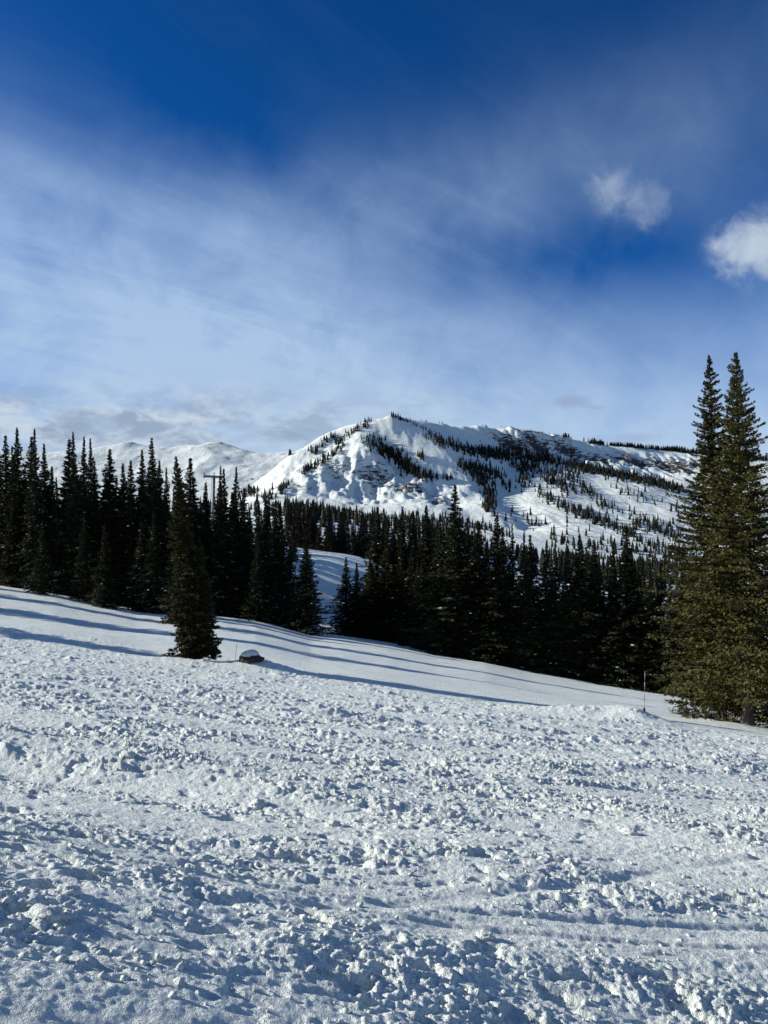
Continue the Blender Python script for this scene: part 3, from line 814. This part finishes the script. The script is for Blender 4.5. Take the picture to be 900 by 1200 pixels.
def stand(rows, side, group):
    for i, (px, ytop, Y) in enumerate(sorted(rows)):
        x, y = lin(px) * Y, float(Y); z = (gz(x, y) if y < 100 else float(mid_f(x, y))) - .1
        H = height_for(px, ytop, x, y, z)
        if H < 3: continue
        w = rnd.choice((1.0, 1.25, 1.4, 1.6, 1.85)) * rnd.uniform(.93, 1.07)
        lab = f'{nth(i + 1)} dark spruce from the left along the {side}'
        plant(stock[rnd.randrange(6)], x, y, z, H / 15, w, rnd.uniform(0, 6.28), lab, group)
stand(LEFT, 'skyline of the left stand', 'spruces of the left stand')
stand(RIGHT, 'skyline of the right stand', 'spruces of the right stand')

def front(px, pybase, ytop, ms, label, group=None, w=1.0, y0=50):
    x, y = at_ground(px, pybase, y0, 99); z = gz(x, y) - .05; H = height_for(px, ytop, x, y, z)
    plant(ms, x, y, z, H / 15, w, rnd.uniform(0, 6.28), label, group)
small = spruce_meshes(FOL, 420, 15.0, 3.1, 420, 50, .36, base=.05, droop=.35, prof=.7, snow=.35, gap=.45, tip=2)
front(358, 742, 637, small, 'short broad spruce alone in the gap between the two stands', w=1.35)
front(212, 731, 566, stock[1], 'spruce half hidden behind the lone forward tree', w=1.0)
front(405, 745, 653, stock[4], 'short dense spruce at the very left end of the right stand', w=2.1)
front(418, 747, 660, stock[1], 'short spruce second from the left end of the right stand', w=2.0)
front(434, 749, 652, stock[3], 'short spruce third from the left end of the right stand', w=2.0)
front(447, 751, 668, small, 'short spruce beside the low shaded gap in the right stand', w=1.3)
front(470, 757, 727, small, 'left of two saplings in the shaded gap of the right stand', 'saplings in the gap', w=1.0)
front(488, 760, 723, small, 'right of two saplings in the shaded gap of the right stand', 'saplings in the gap', w=.95)
# snowy-skirted trees at the foot of the left stand
FOOT = [(15, 688, 590), (48, 696, 610), (100, 705, 600), (122, 712, 615), (165, 716, 612), (180, 718, 600), (262, 722, 630), (280, 722, 612), (300, 722, 625), (316, 724, 612), (328, 727, 622)]
for i, (px, pb, tp) in enumerate(FOOT):
    front(px, pb, tp, stock[(1, 4, 3, 5, 4, 1, 4, 2, 1, 4, 3)[i]], f'{nth(i + 1)} snow flecked spruce from the left along the foot of the left stand', 'snow flecked spruces at the foot of the left stand', w=rnd.uniform(1.25, 1.6))
FOOT = [(508, 764, 640), (528, 768, 650), (548, 770, 645), (574, 773, 660), (598, 780, 665), (622, 784, 670), (648, 790, 668), (672, 794, 680), (700, 799, 680), (724, 802, 690), (750, 806, 700), (775, 807, 710), (796, 811, 700)]
for i, (px, pb, tp) in enumerate(FOOT):
    front(px, pb - 2, tp, stock[(1, 4, 3, 5, 4, 1, 0, 2, 1, 4, 3, 0, 5)[i]], f'{nth(i + 1)} snow flecked spruce from the left along the foot of the right stand', 'snow flecked spruces at the foot of the right stand', w=rnd.uniform(1.2, 1.5))
# deeper rows that close the stands
def skyline(px, rows):
    r = sorted(rows); return np.interp(px, [a[0] for a in r], [a[1] for a in r])
cnt = {'l': 0, 'r': 0}
for k in range(150):
    side = 'l' if k < 44 else 'r'
    if k >= 110: break
    px = rnd.uniform(-12, 335) if side == 'l' else rnd.uniform(455, 815)
    Y = rnd.uniform(86, 104)
    ytop = skyline(px, LEFT if side == 'l' else RIGHT) + rnd.uniform(18, 75)
    if side == 'l' and (60 < px < 72): continue
    x, y = lin(px) * Y, Y; z = float(min(gz(x, y), mid_f(x, y) + .3)) - .1; H = height_for(px, ytop, x, y, z)
    if H < 4: continue
    lab = ('dark spruce packed deep inside the left stand' if side == 'l' else 'dark spruce packed deep inside the right stand')
    plant(stock[rnd.randrange(6)], x, y, z, H / 15, rnd.uniform(1.2, 1.6), rnd.uniform(0, 6.28), lab, 'inner spruces of the left stand' if side == 'l' else 'inner spruces of the right stand')
for k in range(34):
    px = rnd.uniform(120, 345); Y = rnd.uniform(106, 140); x = lin(px) * Y; z = float(mid_f(x, Y)) - .1
    H = min(height_for(px, skyline(px, LEFT) + rnd.uniform(12, 40), x, Y, z), 18)
    if H < 6: continue
    plant(stock[rnd.randrange(6)], x, Y, z, H / 15, rnd.uniform(.9, 1.2), rnd.uniform(0, 6.28), 'dark spruce on the slope behind the left stand', 'spruces behind the left stand')
# spruces beyond the left edge of the picture; their shadows cross the run
SD = np.array([math.cos(RAD(90 + SUN_AZ)), -math.sin(RAD(90 + SUN_AZ))])   # way the shadows run
OFF = []
for py, back, H in ((716, 6, 17), (741, 8, 13), (699, 9, 15)):
    p = np.array(at_ground(0, py, 20, 95)) - SD * back; OFF.append((p[0], p[1], H))
OFF += [(-60, 88, 16), (-74, 78, 17), (-56, 95, 16)]
for i, (X, Y, H) in enumerate(OFF):
    plant(stock[i % 6], X, Y, gz(X, Y) - .1, H / 15, 1.15, i * 1.3, 'spruce standing beyond the left edge of the photo uphill of the run', 'spruces left of the photo')

# ---- mid-distance forest in the valley
def low_spruce(seed, H, R, nb, per, spray): return spruce_meshes(FARFOL, seed, H, R, nb, per, spray, base=.04, prof=.9, gap=.5, tip=2)
mid_stock = [low_spruce(500 + i, 15.0, (2.2, 2.6, 1.9, 2.35)[i], 130, 24, .55) for i in range(4)]
MIDTOP = ([300, 318, 330, 345, 360, 380, 400, 430, 460, 500, 540, 600, 660, 720, 800], [588, 584, 578, 577, 580, 585, 590, 597, 604, 607, 612, 640, 650, 655, 665])
def in_mid():
    out = []; tries = 0
    while len(out) < 80 and tries < 6000:
        tries += 1
        px = rnd.uniform(296, 545); Y = rnd.choice([rnd.uniform(138, 175), rnd.uniform(150, 220), rnd.uniform(200, 300), rnd.uniform(300, 430)])
        x = lin(px) * Y; z = float(mid_f(x, Y)); pb = 600 - (z - EYE) / Y * FPX; H = rnd.uniform(10.5, 15) if Y > 200 else rnd.uniform(6.5, 12); pt_ = pb - H / Y * FPX
        lim = np.interp(px, *MIDTOP)
        if pt_ < lim - 2 or (Y < 180 and not (330 < px < 545)) or (px < 340 and Y < 220): continue
        if any((x - a[0]) ** 2 + (Y - a[1]) ** 2 < 9 for a in out): continue
        out.append((x, Y, z, H, px))
    return out
def near_mid():
    out = []
    for k in range(52):
        px = rnd.uniform(338, 520); Y = rnd.uniform(134, 182); x = lin(px) * Y; z = float(mid_f(x, Y)); pb = 600 - (z - EYE) / Y * FPX
        H = (pb - (np.interp(px, *MIDTOP) + rnd.uniform(2, 34))) / FPX * Y
        if H > 3: out.append((x, Y, z, H, px))
    return out
for (x, Y, z, H, px) in in_mid() + near_mid():
    where = 'dark conifer in the valley forest under the cliffs' if Y > 220 else 'conifer in the valley forest behind the shaded knoll'
    plant(mid_stock[rnd.randrange(4)], x, Y, z - .1, H / 15, rnd.uniform(1.1, 1.5), rnd.uniform(0, 6.28), where, 'far valley conifers' if Y > 220 else 'nearer valley conifers')

# ---- conifers on the mountain
def cone_tree(seed, seg=6):
    g = np.random.default_rng(seed); V, F = [], []
    n = 5
    for k in range(n):
        z0 = k / n * .9; z1 = z0 + .30; r = (1 - k / n) ** .8 * .17 + .015
        b = len(V)
        for j in range(seg):
            a = j / seg * 6.283 + g.uniform(-.3, .3); rr = r * g.uniform(.7, 1.2); V.append((math.cos(a) * rr, math.sin(a) * rr, z0 + g.uniform(-.02, .03)))
        V.append((g.uniform(-.01, .01), g.uniform(-.01, .01), min(z1, 1.0)))
        for j in range(seg): F.append((b + j, b + (j + 1) % seg, b + seg))
    return np.array(V), np.array(F)
cones = [cone_tree(600 + i) for i in range(5)]

def mountain_trees():
    g = np.random.default_rng(77); PX, PY = [], []
    # (polyline, half width px, count): belts of trees as the photograph shows them
    belts = [([(395, 512), (375, 524), (362, 533)], 5, 26), ([(432, 498), (415, 506), (402, 514), (392, 522)], 4, 30), ([(404, 521), (390, 532), (376, 543), (366, 549), (352, 556)], 3.5, 34), ([(345, 528), (338, 534), (352, 524)], 1.5, 12),
             ([(340, 565), (328, 577), (335, 570)], 3, 10), ([(428, 515), (445, 525), (460, 535), (478, 550), (490, 558)], 8, 120), ([(455, 528), (470, 545), (490, 556), (508, 562)], 6, 50), ([(436, 493), (425, 495)], 1.2, 8),
             ([(458, 487), (475, 493), (490, 500), (505, 508)], 2.5, 34), ([(470, 489), (500, 494), (530, 497)], 1.0, 26), ([(500, 508), (520, 520), (545, 528), (570, 533), (600, 538)], 6, 130), ([(560, 530), (600, 534), (640, 540)], 8, 120),
             ([(488, 530), (496, 540)], 3, 6), ([(500, 560), (530, 562)], 3, 10),
             ([(540, 545), (558, 555), (570, 568), (576, 585), (572, 600)], 8, 120), ([(560, 548), (585, 560), (600, 575)], 6, 30),
             ([(600, 545), (640, 552), (680, 562)], 10, 85), ([(630, 538), (680, 548), (730, 558), (790, 571)], 5, 190), ([(680, 550), (740, 562), (800, 576)], 4, 130),
             ([(600, 504), (650, 510), (700, 519)], .8, 60), ([(795, 529.5), (860, 535)], 1.2, 70), ([(690, 519.5), (740, 524), (800, 529.5)], 1.2, 200), ([(560, 500), (600, 501)], .7, 14), ([(820, 530), (900, 540)], 3, 60),
             ([(628, 575), (645, 588), (660, 595), (690, 605), (720, 615), (745, 632)], 6, 120), ([(655, 592), (700, 612), (740, 630), (770, 645)], 5, 60), ([(680, 570), (700, 585), (706, 596)], 6, 40), ([(640, 560), (668, 578)], 7, 32),
             ([(740, 615), (760, 620), (795, 632)], 6, 60), ([(700, 590), (740, 605), (800, 625)], 8, 44), ([(770, 640), (800, 655)], 6, 30), ([(590, 600), (700, 628)], 12, 16), ([(610, 545), (620, 570)], 12, 30),
             ([(270, 578), (290, 576), (300, 580)], 5, 40), ([(300, 590), (318, 583), (330, 578)], 4, 26), ([(310, 612), (330, 600), (345, 596)], 8, 50), ([(700, 640), (760, 650), (800, 662)], 9, 60), ([(640, 632), (700, 645)], 7, 30),
             ([(770, 590), (800, 600)], 10, 10), ([(720, 575), (760, 585)], 8, 10), ([(600, 610), (640, 622)], 10, 8), ([(345, 598), (420, 606), (520, 612)], 5, 110), ([(520, 612), (600, 628)], 6, 50)]
    for line, w, n in belts:
        n = int(n * (2.3 if np.mean([q[1] for q in line]) < 582 else 1.25))
        line = np.array(line, float); seg = np.hypot(*np.diff(line, axis=0).T); c = np.concatenate([[0], np.cumsum(seg)])
        s = g.random(n) * c[-1]; PX.append(np.interp(s, c, line[:, 0]) + g.normal(0, w * .5, n)); PY.append(np.interp(s, c, line[:, 1]) + g.normal(0, w * .5, n))
    px, py = np.concatenate(PX), np.concatenate(PY); Y = mtn_hit(px, py); ok = ~np.isnan(Y) & (Y > 870); px, py, Y = px[ok], py[ok], Y[ok]
    X = lin(px) * Y; Z = mz(X, Y); H = g.uniform(6.5, 14.5, len(X)) * np.where(py < 528, .8, 1.05)
    H = np.where((py < 512) & (px > 470), H * .55, H)
    show = H / Y; order = np.argsort(-show)
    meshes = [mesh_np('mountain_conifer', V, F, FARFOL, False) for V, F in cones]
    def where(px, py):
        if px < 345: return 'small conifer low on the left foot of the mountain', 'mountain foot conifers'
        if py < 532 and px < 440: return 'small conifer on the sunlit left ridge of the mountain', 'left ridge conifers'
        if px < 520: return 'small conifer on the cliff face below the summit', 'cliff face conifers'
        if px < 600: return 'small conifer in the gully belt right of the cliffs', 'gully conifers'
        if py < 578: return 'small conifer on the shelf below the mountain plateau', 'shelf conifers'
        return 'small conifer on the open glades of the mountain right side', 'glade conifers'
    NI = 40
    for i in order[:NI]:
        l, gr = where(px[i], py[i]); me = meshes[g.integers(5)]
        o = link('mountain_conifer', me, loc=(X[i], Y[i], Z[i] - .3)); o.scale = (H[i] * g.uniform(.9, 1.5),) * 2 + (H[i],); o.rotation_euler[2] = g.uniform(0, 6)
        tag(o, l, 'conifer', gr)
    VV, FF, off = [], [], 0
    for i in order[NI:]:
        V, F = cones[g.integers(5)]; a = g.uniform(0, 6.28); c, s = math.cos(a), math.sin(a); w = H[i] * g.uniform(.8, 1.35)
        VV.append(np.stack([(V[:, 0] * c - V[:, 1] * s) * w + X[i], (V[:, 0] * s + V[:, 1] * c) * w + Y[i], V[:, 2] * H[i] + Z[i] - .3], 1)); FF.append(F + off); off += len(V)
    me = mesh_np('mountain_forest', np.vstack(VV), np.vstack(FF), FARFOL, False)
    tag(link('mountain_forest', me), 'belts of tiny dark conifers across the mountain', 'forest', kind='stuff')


mountain_trees()
# far valley mass behind the individual conifers
def valley_mass():
    g = np.random.default_rng(9); VV, FF, off = [], [], 0
    n = 2600; px = g.uniform(-30, 860, n); Y = g.uniform(330, 900, n)
    X = lin(px) * Y; Z = np.where(Y < 740, mid_f(X, Y), mz(X, Y)); pb = 600 - (Z - EYE) / Y * FPX; H = g.uniform(8, 13, n); pt_ = pb - H / Y * FPX
    lim = np.interp(px, [-30, 230, 262, 300, 330, 345, 380, 430, 500, 600, 700, 800], [592, 585, 562, 575, 585, 577, 587, 597, 604, 634, 645, 655])
    dens = np.where(px < 290, .18, 1.0) * np.where((px > 285) & (px < 318), .15, 1)
    ok = (pt_ > lim) & (g.random(n) < dens)
    for i in np.where(ok)[0]:
        V, F = cones[g.integers(5)]; w = H[i] * g.uniform(.9, 1.3)
        VV.append(V * (w, w, H[i]) + (X[i], Y[i], Z[i] - .3)); FF.append(F + off); off += len(V)
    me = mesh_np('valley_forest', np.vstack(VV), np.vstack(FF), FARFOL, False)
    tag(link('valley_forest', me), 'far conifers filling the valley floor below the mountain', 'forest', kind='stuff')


valley_mass()

# ------------------------------------------------------------------ boulder with snow cap
def build_boulder():
    x, y = BOULD; z = gz(x, y)
    root = bpy.data.objects.new('boulder', None); scn.collection.objects.link(root); root.location = (x, y - .1, z)
    root.scale = (1.1, 1.1, .82)
    tag(root, 'dark boulder wearing a round white snow cap beside the lone spruce', 'boulder')
    BV, BF = ico(4)
    n = fbm(BV[:, 0] * 1.6 + 3, BV[:, 1] * 1.6 + BV[:, 2] * 2, 4, 700); f = ridged(BV[:, 0] * 2.2, BV[:, 2] * 2.2 + BV[:, 1], 3, 702)
    V = BV * (1 + .22 * n[:, None] + .22 * f[:, None]) * (.50, .42, .26) + (0.05, -.10, .05)
    link('stone', mesh_np('stone', V, BF, ROCK, False), root)
    n = fbm(BV[:, 0] * 1.1 + 1, BV[:, 1] * 1.1, 3, 705)
    V = BV.copy(); V[:, 2] = np.where(V[:, 2] < 0, V[:, 2] * .25, V[:, 2]); V = V * (1 + .08 * n[:, None]) * (.44, .40, .38) + (-.04, 0.10, .22)
    V[:, 2] += -.10 * V[:, 0] ** 2 + .03 * np.sin(V[:, 0] * 9)
    link('snow_cap', mesh_np('snow_cap', V, BF, SNOW), root)


build_boulder()

# ------------------------------------------------------------------ stakes
def build_stake():
    x, y = lin(755) * (MOUND[1] - .4), MOUND[1] - .4; z = gz(x, y)
    root = bpy.data.objects.new('marker_pole', None); scn.collection.objects.link(root); root.location = (x, y, z); root.rotation_euler = (0, RAD(1.0), 0)
    tag(root, 'red and pale banded marker pole stuck in the ploughed snow mound', 'marker pole')
    top = height_for(755, 788, x, y, z); n = 8; h = top / n
    for i in range(n):
        zz = np.array([i * h, (i + 1) * h]) - (0.15 if i == 0 else 0); P = np.stack([0 * zz, 0 * zz, [zz[0], (i + 1) * h]], 1)
        link('band', mesh_from('band', [tube(P, .013, 8)], RED if i % 2 == 0 else WHITEP), root)
    link('cap', mesh_from('cap', [tube([(0, 0, top), (0, 0, top + .05)], .03, 8)], ROCK), root)
    link('foot_clip', mesh_from('foot_clip', [tube([(0, 0, .0), (0, 0, .14)], .05, 8)], ROCK), root)
    x, y = at_ground(275, 776, 20); z = gz(x, y)
    P = [(0, 0, -.2), (.05, 0, .4), (.12, 0, .9)]
    o = link('cane', mesh_from('cane', [tube(P, .011, 6)], BAMBOO), loc=(x, y, z))
    tag(o, 'thin leaning grey cane in the snow between lone spruce and boulder', 'cane')


build_stake()

# ------------------------------------------------------------------ chairlift tower above the left stand
def build_lift():
    Y = 165.0; x = lin(248) * Y; zt = EYE + (600 - 558) / FPX * Y; zg = float(mid_f(x, Y))
    root = bpy.data.objects.new('chairlift_tower', None); scn.collection.objects.link(root); root.location = (x, Y, zg)
    root.rotation_euler = (0, RAD(2), RAD(18))
    tag(root, 'grey steel chairlift tower rising behind the left stand of spruces', 'chairlift tower')
    h = zt - zg
    link('mast', mesh_from('mast', [tube([(0, 0, -.5), (0, 0, h * .5), (0, 0, h)], np.array([.42, .36, .30]), 12)], STEEL), root)
    link('crossarm', mesh_from('crossarm', [box(0, 0, h - .1, 4.6, .5, .5), box(0, 0, h + .5, .16, .16, .8)], STEEL, False), root)
    for s in (-1, 1):
        w = link('sheave_train', mesh_from('sheave_train', [box(s * 2.2, 0, h + .25, .16, 3.0, .22), box(s * 2.2, 0, h - .45, .5, 1.6, .06), box(s * 2.2, 0, h - .2, .05, .05, .5), box(s * 2.7, .6, h - .2, .05, .05, .5)], STEEL, False), root)
        for k in range(6):
            yy = -1.3 + k * .52
            link('wheel', mesh_from('wheel', [tube([(s * 2.2 - .05, yy, h + .48), (s * 2.2 + .05, yy, h + .48)], .2, 10)], ROCK), w)
    link('ladder', mesh_from('ladder', [box(-.5, 0, h * .5, .04, .04, h), box(-.5, .4, h * .5, .04, .04, h)] + [box(-.5, .2, k * .35, .03, .42, .03) for k in range(int(h / .35))], STEEL, False), root)
    # haul rope, one side each
    for s in (-1, 1):
        c, sn = math.cos(RAD(18)), math.sin(RAD(18)); ox, oy = s * 2.5 * c, s * 2.5 * sn; P = []
        for k in np.linspace(-1, 1, 25):
            L = k * 75; P.append((x + ox - sn * L, Y + oy + c * L, zt + .72 + .0006 * L * L - abs(L) * .16))
        tag(link('haul_rope', mesh_from('haul_rope', [tube(P, .03, 5)], STEEL)), 'steel haul rope on the ' + ('left' if s < 0 else 'right') + ' side of the chairlift tower', 'cable', 'haul ropes')


build_lift()

# ------------------------------------------------------------------ brush at the foot of the big spruces
def build_brush():
    for (px, py, n, r, lab) in [(800, 838, 70, .55, 'low dead brush left of the tallest spruce, nearest the snow mound'), (832, 842, 110, .7, 'dead undergrowth poking through snow under the tall spruces'),
                                (858, 846, 60, .5, 'thin twigs against the bare foot of the tallest spruce'), (893, 846, 50, .5, 'snowy brush right of the tallest spruce trunk')]:
        x, y = at_ground(px, py); z = gz(x, y); g = np.random.default_rng(int(px)); parts = []; sp = []
        for k in range(n):
            a = g.uniform(0, 6.28); bx, by = g.normal(0, r * .6), g.normal(0, r * .35); L = g.uniform(.25, .75)
            d = np.array([math.cos(a) * .8, math.sin(a) * .8, g.uniform(.3, 1.1)]); d /= np.linalg.norm(d)
            p0 = np.array([bx, by, -.03]); p1 = p0 + d * L * .6; p2 = p1 + (d + g.normal(0, .35, 3)) * L * .4
            parts.append(tube([p0, p1, p2], np.array([.011, .007, .003]), 3, cap=False))
            for q in range(14):
                c = p0 + (p2 - p0) * g.uniform(.3, 1); dd = g.normal(0, 1, 3); dd /= np.linalg.norm(dd); w = np.cross(dd, [.2, .3, 1]) * .03; dd = dd * .11
                sp.append(np.array([c, c + dd * .5 + w, c + dd, c + dd * .5 - w]))
        root = bpy.data.objects.new('brush', None); scn.collection.objects.link(root); root.location = (x, y, z)
        tag(root, lab, 'brush', 'brush under the big spruces')
        link('twigs', mesh_from('twigs', parts, BARK), root)
        V = np.vstack(sp); link('dry_sprays', mesh_np('dry_sprays', V, np.arange(len(V)).reshape(-1, 4), FOL2, False), root)


build_brush()
